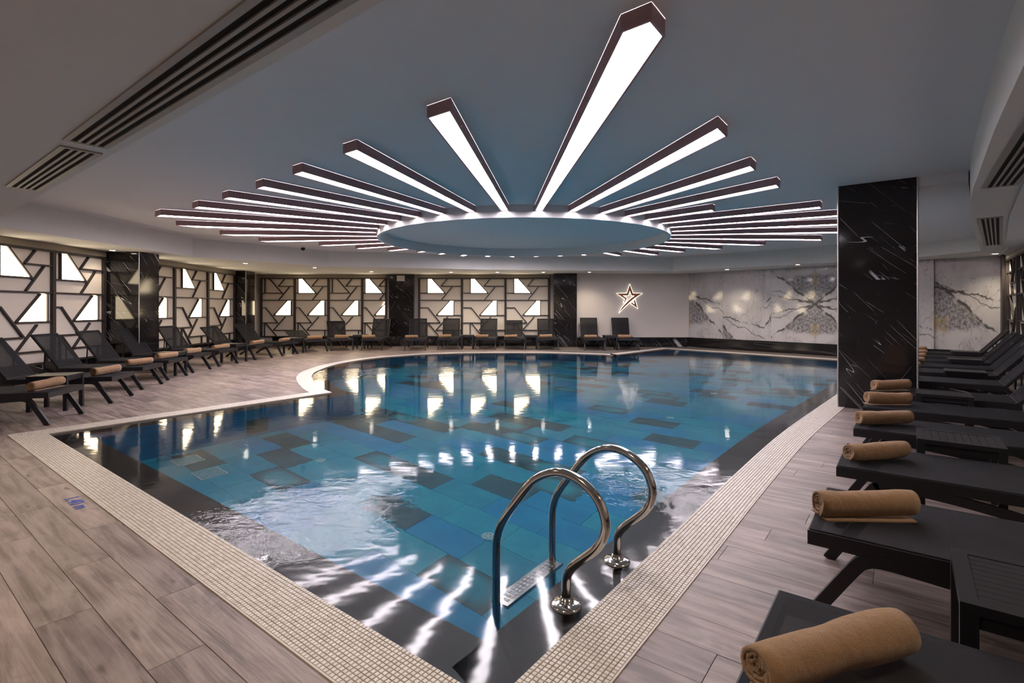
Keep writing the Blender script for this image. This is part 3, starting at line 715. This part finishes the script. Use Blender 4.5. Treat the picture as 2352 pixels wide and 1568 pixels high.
# ---- air grilles
def grille(label, a, b_, wd, z=ZS):
    d = (b_-a).normalized(); L = (b_-a).length; e = empty('air_grille', (a.x, a.y, z), math.atan2(d.y, d.x), label=label, cat='air grille', group='linear slot air grilles')
    MB().box(0, L, -wd/2, wd/2, -.002, .0).build('duct_void', 'void_black', e)
    t = .012; mb = MB()
    mb.box(-.02, L+.02, -wd/2-.035, -wd/2+.004, -t, 0).box(-.02, L+.02, wd/2-.004, wd/2+.035, -t, 0).box(-.02, .012, -wd/2, wd/2, -t, 0).box(L-.012, L+.02, -wd/2, wd/2, -t, 0); mb.build('frame', 'grille_metal', e)
    for k in range(1, 4):
        y = -wd/2+wd*k/4; MB().box(0, L, y-.010, y+.010, -t, -.002).build('slat', 'grille_metal', e)
grille('long slot air grille in the near soffit above the viewer', W(1.11, 4.83), W(1.11, .3), .20)
grille('short slot air grille in the near soffit at the left', W(1.13, 7.12), W(1.13, 5.06), .19)
grille('long slot air grille in the right soffit above the loungers', W(7.05, -.73), W(2.6, -.73), .20, ZS)
grille('short slot air grille in the right soffit beyond the column', W(13.5, -1.30), W(9.45, -.88), .19, ZS)
# ---- small fittings
e = empty('wall_speaker', (xb(921), 18.5, H-(639-Y0)*18.5/F), label='small white box fixed high on the back pilaster', cat='speaker')
MB().bevbox(-.14, .14, -.05, 0, -.10, .10, .012).build('case', 'white_plastic', e); MB().box(-.12, .12, -.053, -.049, -.08, .08).build('cover', 'panel_cream', e)
p = G(696, 566, ZC); e = empty('security_camera', (p.x, p.y, ZC), label='small dark dome camera on the ceiling left of the hoop', cat='camera')
MB().lathe([(.05, 0), (.05, -.03), (.03, -.035)], 16).build('mount', 'white_plastic', e); MB().lathe([(.05, -.035), (.055, -.06), (.045, -.09), (.02, -.105)], 16).build('dome', 'black_rubber', e, True)
# ---- glowing star
SZ = [(872,430),(965,700),(1240,700),(1000,850),(880,950),(740,1080),(545,1285),(640,1120),(760,990),(870,880),(1015,765),(925,760),(872,620),(825,760),(660,760),(785,850),(705,985),(690,975),(735,870),(480,700),(785,700)]
SL = [(1025,890),(1105,1150),(905,1000),(930,970),(1020,1030),(990,930)]
def sp(q): px = 1380+q[0]/13.06; py = 620+q[1]/13.06; return ((px-CX)/F*18.15, H-(py-Y0)*18.15/F)
c0 = sp((860, 820)); e = empty('star_sign', (c0[0], 18.2, c0[1]), label='backlit copper shooting star emblem on the beige wall', cat='wall sign')
for P in (SZ, SL):
    pts = [Vector((sp(q)[0]-c0[0], sp(q)[1]-c0[1])) for q in P]
    if area(pts) < 0: pts.reverse()
    V_, T_ = region(pts, []); mb = MB(); m_ = len(V_)
    mb.v = [(p.x, -.055, p.y) for p in V_]+[(p.x, -.03, p.y) for p in V_]; mb.f = [tuple(t) for t in T_]+[tuple(m_+k for k in reversed(t)) for t in T_]
    i = len(mb.v); nn = len(pts); mb.v += [(p.x, -.055, p.y) for p in pts]+[(p.x, -.03, p.y) for p in pts]; mb.f += [(i+k, i+nn+k, i+nn+(k+1) % nn, i+(k+1) % nn) for k in range(nn)]
    mb.build('face', 'copper_face', e)
    g = offset(pts, .012); MB().tube([(p.x, -.035, p.y) for p in g], .007, 6, True).build('glow_edge', 'star_glow', e)
# ================================================================ POOL FITTINGS
cen = (2.03+2.55)/2; o0 = W(cen, 1.24)
e = empty('pool_ladder', (o0.x, o0.y, -.06), math.atan2(V.y, V.x), label='polished steel pool ladder with two looped handrails', cat='ladder')
prof = [(1.245,-.055),(1.245,.06),(1.24,.127),(1.205,.18),(1.147,.235),(1.09,.29),(1.055,.35),(1.045,.42),(1.08,.505),(1.155,.565),(1.24,.590),(1.33,.578),(1.432,.518),(1.53,.40),(1.615,.281),(1.65,.20),(1.66,.10),(1.66,-.3),(1.66,-.7),(1.66,-1.15)]
pv = catmull([Vector(p) for p in prof], 4)
for uu in (2.03, 2.55):
    dy = -(uu-cen)                                             # local x = v, local y = -u
    MB().tube([(p.x-1.24, dy, p.y+.06) for p in pv], .0215, 14).build('handrail', 'steel', e, True)
    MB().lathe([(.072, .035), (.072, .050), (.062, .060), (.040, .064), (.028, .070), (.026, .088)], 28, (.005, dy, 0)).build('flange', 'steel', e, True)
for z in (-.27,):
    mb = MB().bevbox(1.62-1.24-.035, 1.66-1.24+.03, -.262, .262, z+.06-.028, z+.06, .004)
    st = mb.build('step', 'steel', e); mb = MB()
    for k in range(14):
        y = -.23+k*.0345
        for x in (-.022, .0, .022): mb.box(1.64-1.24+x-.008, 1.64-1.24+x+.008, y-.010, y+.010, z+.06, z+.063)
    mb.build('grip_tread', 'trim_steel', st)
for k, (a, c_) in enumerate(((2.343, 6.56), (2.338, 5.97))):
    p = W(a+.14, c_+.14); e = empty('floor_drain', (p.x, p.y, DEEP), math.atan2(U.y, U.x), label='pale square drain grate on pool floor, '+('farther' if k == 0 else 'nearer')+' of two', cat='drain grate', group='drain grates on the pool floor')
    mb = MB().box(-.14,.14,-.14,-.122,0,.012).box(-.14,.14,.122,.14,0,.012).box(-.14,-.122,-.122,.122,0,.012).box(.122,.14,-.122,.122,0,.012); mb.build('frame', 'grate_white', e)
    MB().box(-.12, .12, -.12, .12, 0, .002).build('sump', 'pool_sea', e)
    for j in range(12): x = -.11+j*.02; MB().box(x-.0035, x+.0035, -.122, .122, .002, .010).build('slat', 'grate_white', e)
    for j in range(4): y = -.075+j*.05; MB().box(-.122, .122, y-.005, y+.005, .004, .011).build('cross_bar', 'grate_white', e)
jn = 0
for c_ in (2.95, 5.58):
    for a in (3.5, 5.8, 7.9, 10.2):
        p = W(a, c_); jn += 1
        if not inside(p, LEDGE_IN): continue
        row = 'right' if c_ < 4 else 'left'
        e = empty('floor_inlet', (p.x, p.y, DEEP), label=f'round white water inlet on pool floor, {ORD[int((a-3.4)/2.1)]} from viewer in {row} row', cat='water inlet', group='round inlets in the pool floor')
        MB().lathe([(.066, 0), (.066, .006), (.05, .014), (.03, .016)], 24).build('disc', 'grate_white', e, True)
        for j in range(6): t = j*math.pi/3; MB().lathe([(.007, .0155), (.006, .0168)], 8, (.03*math.cos(t), .03*math.sin(t), 0)).build('jet_hole', 'pool_slate', e)
fc = bpy.data.curves.new('depth_marking', 'FONT'); fc.body = '1.40 m'; fc.size = .112; fc.extrude = .0006; fc.offset = .0022; fc.space_character = 1.05; fc.align_x = 'LEFT'; fc.materials.append(M['blue_paint'])
p = W(.962, 4.745); fo = bpy.data.objects.new('text_source', fc); fme = bpy.data.meshes.new_from_object(fo); bpy.data.objects.remove(fo); fme.name = 'depth_marking'
o = obj('depth_marking', fme, None, (p.x, p.y, .0012), (0, 0, math.atan2(-V.y, -V.x)), label='blue painted 1.40 m depth marking on the left deck', cat='marking')
# ================================================================ LOUNGERS
SH, LS, LW, LBk = .378, 1.27, .34, .68
mb = MB().box(0, .03, -LW, LW, SH-.062, SH-.002).box(.03, LS, -LW, -LW+.035, SH-.062, SH-.002).box(.03, LS, LW-.035, LW, SH-.062, SH-.002).box(LS-.03, LS, -LW+.035, LW-.035, SH-.062, SH-.01).box(.5, .53, -LW+.035, LW-.035, SH-.055, SH-.02)
ME = dict(seat_frame=mb.mesh('seat_frame', 'powder_black'))
ME['seat_sling'] = MB().box(.006, LS+.004, -LW+.012, LW-.012, SH-.004, SH+.003).mesh('seat_sling', 'sling')
def arcpts(p): return [tuple(q) for q in catmull([Vector(x) for x in p], 5)]
legp = arcpts([(.01, 0), (.10, .145), (.185, .275), (.215, .297)]); railp = arcpts([(.195, .285), (.24, .305), (.33, .307), (.60, .285), (.90, .235), (1.15, .165), (1.36, .075), (1.47, .0)])
for sg, nm in ((-1, 'a'), (1, 'b')):
    y0, y1 = sorted((sg*(LW-.03), sg*LW+sg*.002))
    ME['leg'+nm] = MB().strip(legp, .052, y0, y1).mesh('leg', 'powder_black'); ME['rail'+nm] = MB().strip(railp, .050, y0, y1).mesh('side_rail', 'powder_black')
    ME['pad'+nm] = MB().box(-.02, .05, y0-.002, y1+.002, 0, .012).mesh('foot_pad', 'black_rubber')
BW = .30
mb = MB().box(0, .03, -BW, BW, -.03, 0).box(LBk-.035, LBk, -BW, BW, -.03, 0).box(.03, LBk-.035, -BW, -BW+.032, -.03, 0).box(.03, LBk-.035, BW-.032, BW, -.03, 0)
ME['back_frame'] = mb.mesh('back_frame', 'powder_black'); ME['back_sling'] = MB().box(.01, LBk-.01, -BW+.012, BW-.012, -.001, .004).mesh('back_sling', 'back_sling')
ME['hinge'] = MB().lathe([(.022, -.02), (.022, .02)], 12).mesh('hinge', 'powder_black')
def lounger(foot, ang, label, group, back=54, width=1.0):
    """foot: plan centre of the foot end; ang: direction (deg) from head to foot"""
    e = empty('sun_lounger', (foot.x, foot.y, 0), math.radians(ang+180), label=label, cat='sun lounger', group=group)
    for nm, k in (('seat_frame','seat_frame'),('seat_sling','seat_sling'),('leg','lega'),('leg','legb'),('side_rail','raila'),('side_rail','railb')): obj(nm, ME[k], e)
    bk = math.radians(back)
    bf = obj('backrest_frame', ME['back_frame'], e, (LS-.03, 0, SH), (0, -bk, 0)); obj('backrest_sling', ME['back_sling'], e, (LS-.03, 0, SH), (0, -bk, 0))
    mid = (LS-.03+.40*math.cos(bk), SH+.40*math.sin(bk)-.02)
    for sg in (-1, 1):
        MB().tube([(mid[0], sg*(BW-.05), mid[1]), (min(mid[0]+.10, LS+.22), sg*(BW-.03), .14)], .011, 8).build('support_strut', 'powder_black', e)
        obj('hinge', ME['hinge'], e, (LS-.03, sg*(BW+.012), SH-.01), (math.pi/2, 0, 0))
    return e
def towel_mesh(seed, Lh, rad):
    rnd = random.Random(seed); th = .0125; turns = 3.6; mb = MB(); ns, nl = 84, 13; dents = [rnd.uniform(-.5, .5) for _ in range(6)]
    prof = []
    for k in range(ns+1):
        a = 2*math.pi*turns*k/ns; r = .007+(rad-.007-th*.5)*k/ns; sq = 1-.10*math.cos(2*a+dents[0])*(.4+.6*k/ns)+.03*math.sin(3*a+dents[1]*5)
        prof.append((a+dents[2]*3, r*sq))
    for j in range(nl+1):
        x = -Lh/2+Lh*j/nl; e_ = min(j, nl-j)/nl; tel = .0
        rs_ = (1-.10*max(0, .12-e_)/.12)*(1+.05*math.sin(5*x/Lh+dents[3]*6)-.09*math.exp(-((x/Lh-dents[4]*.5)/.10)**2)); zb = .006*math.sin(3*x/Lh+dents[5]*4)
        for hw in (-th/2*.86, th/2*.86):
            for k, (a, r) in enumerate(prof):
                edge = .016*(1-k/ns)*(1 if j == 0 else -1 if j == nl else 0)*rnd.uniform(.2, 1.0)
                y, z = (r*rs_+hw)*math.cos(a), (r*rs_+hw)*math.sin(a); mb.v.append((x+edge, y, max(z, -rad*.93)+zb))
    st = 2*(ns+1)
    for j in range(nl):
        for k in range(ns):
            a = j*st+k; mb.f.append((a, a+1, a+st+1, a+st)); a += ns+1; mb.f.append((a+1, a, a+st, a+st+1))
        a = j*st+ns; mb.f.append((a, a+ns+1, a+ns+1+st, a+st))
        a = j*st; mb.f.append((a+ns+1, a, a+st, a+ns+1+st))
    for j, s1 in ((0, 1), (nl, -1)):
        for k in range(ns):
            a = j*st+k; q = (a, a+ns+1, a+ns+2, a+1); mb.f.append(q if s1 > 0 else q[::-1])
    me = mb.mesh('towel_roll', 'towel', True); return me
TOW = [towel_mesh(11+k, .44-.01*(k % 3), .062+.003*(k % 2)) for k in range(5)]
FLAP = MB().box(-.20, .20, -.055, .075, -.0, .006).mesh('towel_flap', 'towel')
def towel(p, ang, label, group, k, sc_=1.0, flap=False, z=SH):
    e = empty('rolled_towel', (p.x, p.y, z+.003), math.radians(ang), label=label, cat='towel', group=group)
    r = -min(v.co.z for v in TOW[k % 5].vertices)*sc_
    t = obj('towel_roll', TOW[k % 5], e, (0, 0, r+(.0085 if flap else .0015))); t.scale = (sc_, sc_, sc_)
    if flap: obj('towel_flap', FLAP, e, (0, 0, .0012))
    return e
# ---- side tables
TL, TW_, TH = .45, .41, .466
mb = MB().box(-TL/2, TL/2, -TW_/2, -TW_/2+.045, TH-.03, TH).box(-TL/2, TL/2, TW_/2-.045, TW_/2, TH-.03, TH).box(-TL/2, -TL/2+.04, -TW_/2+.045, TW_/2-.045, TH-.03, TH).box(TL/2-.04, TL/2, -TW_/2+.045, TW_/2-.045, TH-.03, TH)
mb.box(-TL/2+.02, TL/2-.02, -TW_/2+.012, -TW_/2+.03, TH-.075, TH-.03).box(-TL/2+.02, TL/2-.02, TW_/2-.03, TW_/2-.012, TH-.075, TH-.03).box(-TL/2+.012, -TL/2+.03, -TW_/2+.02, TW_/2-.02, TH-.075, TH-.03).box(TL/2-.03, TL/2-.012, -TW_/2+.02, TW_/2-.02, TH-.075, TH-.03)
TM = dict(frame=mb.mesh('table_frame', 'powder_black'), slat=MB().box(-.0195, .0195, -TW_/2+.046, TW_/2-.046, TH-.018, TH-.002).mesh('slat', 'powder_black'), leg=MB().box(-.022, .022, -.022, .022, 0, TH-.03).mesh('leg', 'powder_black'))
def table(p, ang, label, group, slats=True):
    e = empty('side_table', (p.x, p.y, 0), math.radians(ang), label=label, cat='side table', group=group)
    obj('table_frame', TM['frame'], e)
    for k in range(9): obj('slat', TM['slat'], e, (-TL/2+.04+(TL-.08)*(k+.5)/9, 0, 0))
    for sx in (-1, 1):
        for sy in (-1, 1): obj('leg', TM['leg'], e, (sx*(TL/2-.022), sy*(TW_/2-.022), 0))
# ---- right row: heads towards the right wall, feet to the pool
ua = math.degrees(math.atan2(V.y, V.x))                       # head -> foot direction is +V
gR = 'loungers in the row along the right wall'
RU = [1.30,2.59,3.738,4.993,6.133,7.27,8.80,10.055,11.11,12.23,13.27,14.39]; RV = [.355,.35,.35,.35,.35,.35,.28,.22,.15,.10,.06,.05]
TA = [17,-2,10,2,-1,3,0,-4,2,0,3,-2]; TK = [0,1,2,3,4,1,0,2,3,4,0,1]
for k, (u_, v_) in enumerate(zip(RU, RV)):
    nth = ORD[k]
    lounger(W(u_+.34, v_), ua, f'black sling sun lounger, {nth} from the viewer in the right row', gR, 50 if k > 5 else 48)
    du = .30 if k else .31
    p = W(u_+du, v_-.19); towel(p, TA[k], f'rolled tan towel on the {nth} lounger from the viewer in right row', 'rolled towels on the right row', TK[k], 1.0 if k else 1.12, k in (1, 4, 5))
RT = [(2.06,-.125),(4.46,-.05),(6.83,-.07),(9.55,-.42),(11.805,-.57),(13.965,-.72)]
for k, (u_, v_) in enumerate(RT): table(W(u_+(.225 if k == 0 else .205), v_-(.205 if k == 0 else .225)), ua+(90 if k == 0 else 0), f'black slatted side table, {ORD[k]} from the viewer between right row loungers', 'side tables of the right row')
# ---- left row (heads to the left wall) and back row (heads to the back wall)
LR = [(-5.42,6.28,11.8,54),(-5.77,7.65,15,54),(-6.17,8.87,9.8,54),(-6.46,9.99,5.4,54),(-6.65,11.09,2,54),(-6.74,12.29,-7,54),(-6.61,13.76,-12,44),(-6.40,14.91,-15,50),(-6.03,15.98,-46,20),(-5.40,16.42,-64,52)]
TLa = [92,84,70,78,84,74,76,80,30,28]
gL = 'loungers in the row along the left wall'
for k, (x, y, a, bk) in enumerate(LR):
    nth = ORD[k]; p = Vector((x, y)); dr = Vector((math.cos(math.radians(a)), math.sin(math.radians(a))))
    lounger(p, a, f'black sling sun lounger, {nth} from the viewer in the left row', gL, bk)
    towel(p-dr*(.22 if k < 8 else .2), TLa[k], f'rolled tan towel on the {nth} lounger from the viewer in left row', 'rolled towels on the left row', k, 1.0, k == 0)
BR = [(-4.50,16.5,-88),(-3.11,16.5,-84),(-2.09,16.8,-88),(-.87,16.8,-92),(.08,16.8,-90),(1.19,16.8,-90),(2.68,16.62,-90),(3.78,16.62,-90)]
BB = [64,66,66,64,54,64,72,72]; TBa = [10,2,18,0,4,3,-4,-10]
gB = 'loungers in the row along the back wall'
for k, (x, y, a) in enumerate(BR):
    nth = ORD[k]; p = Vector((x, y)); dr = Vector((math.cos(math.radians(a)), math.sin(math.radians(a))))
    lounger(p, a, f'black sling sun lounger, {nth} from the left in the back row', gB, BB[k])
    towel(p-dr*.16+Vector((-.12 if k != 5 else -.08, 0)), TBa[k], f'rolled tan towel on the {nth} lounger from left in back row', 'rolled towels on the back row', k+1, .95)
LTb = [(-6.13,6.93,14),(-6.96,10.50,4),(-7.02,13.02,-10),(-6.60,15.58,-28)]
for k, (x, y, a) in enumerate(LTb): table(Vector((x, y)), a, f'black side table, {ORD[k]} from the viewer between left row loungers', 'side tables of the left row')
for k, (x, y) in enumerate([(-5.09,17.34),(-1.48,17.2),(.635,17.2),(3.23,17.0)]): table(Vector((x, y)), 90, f'black side table, {ORD[k]} from the left between back row loungers', 'side tables of the back row')
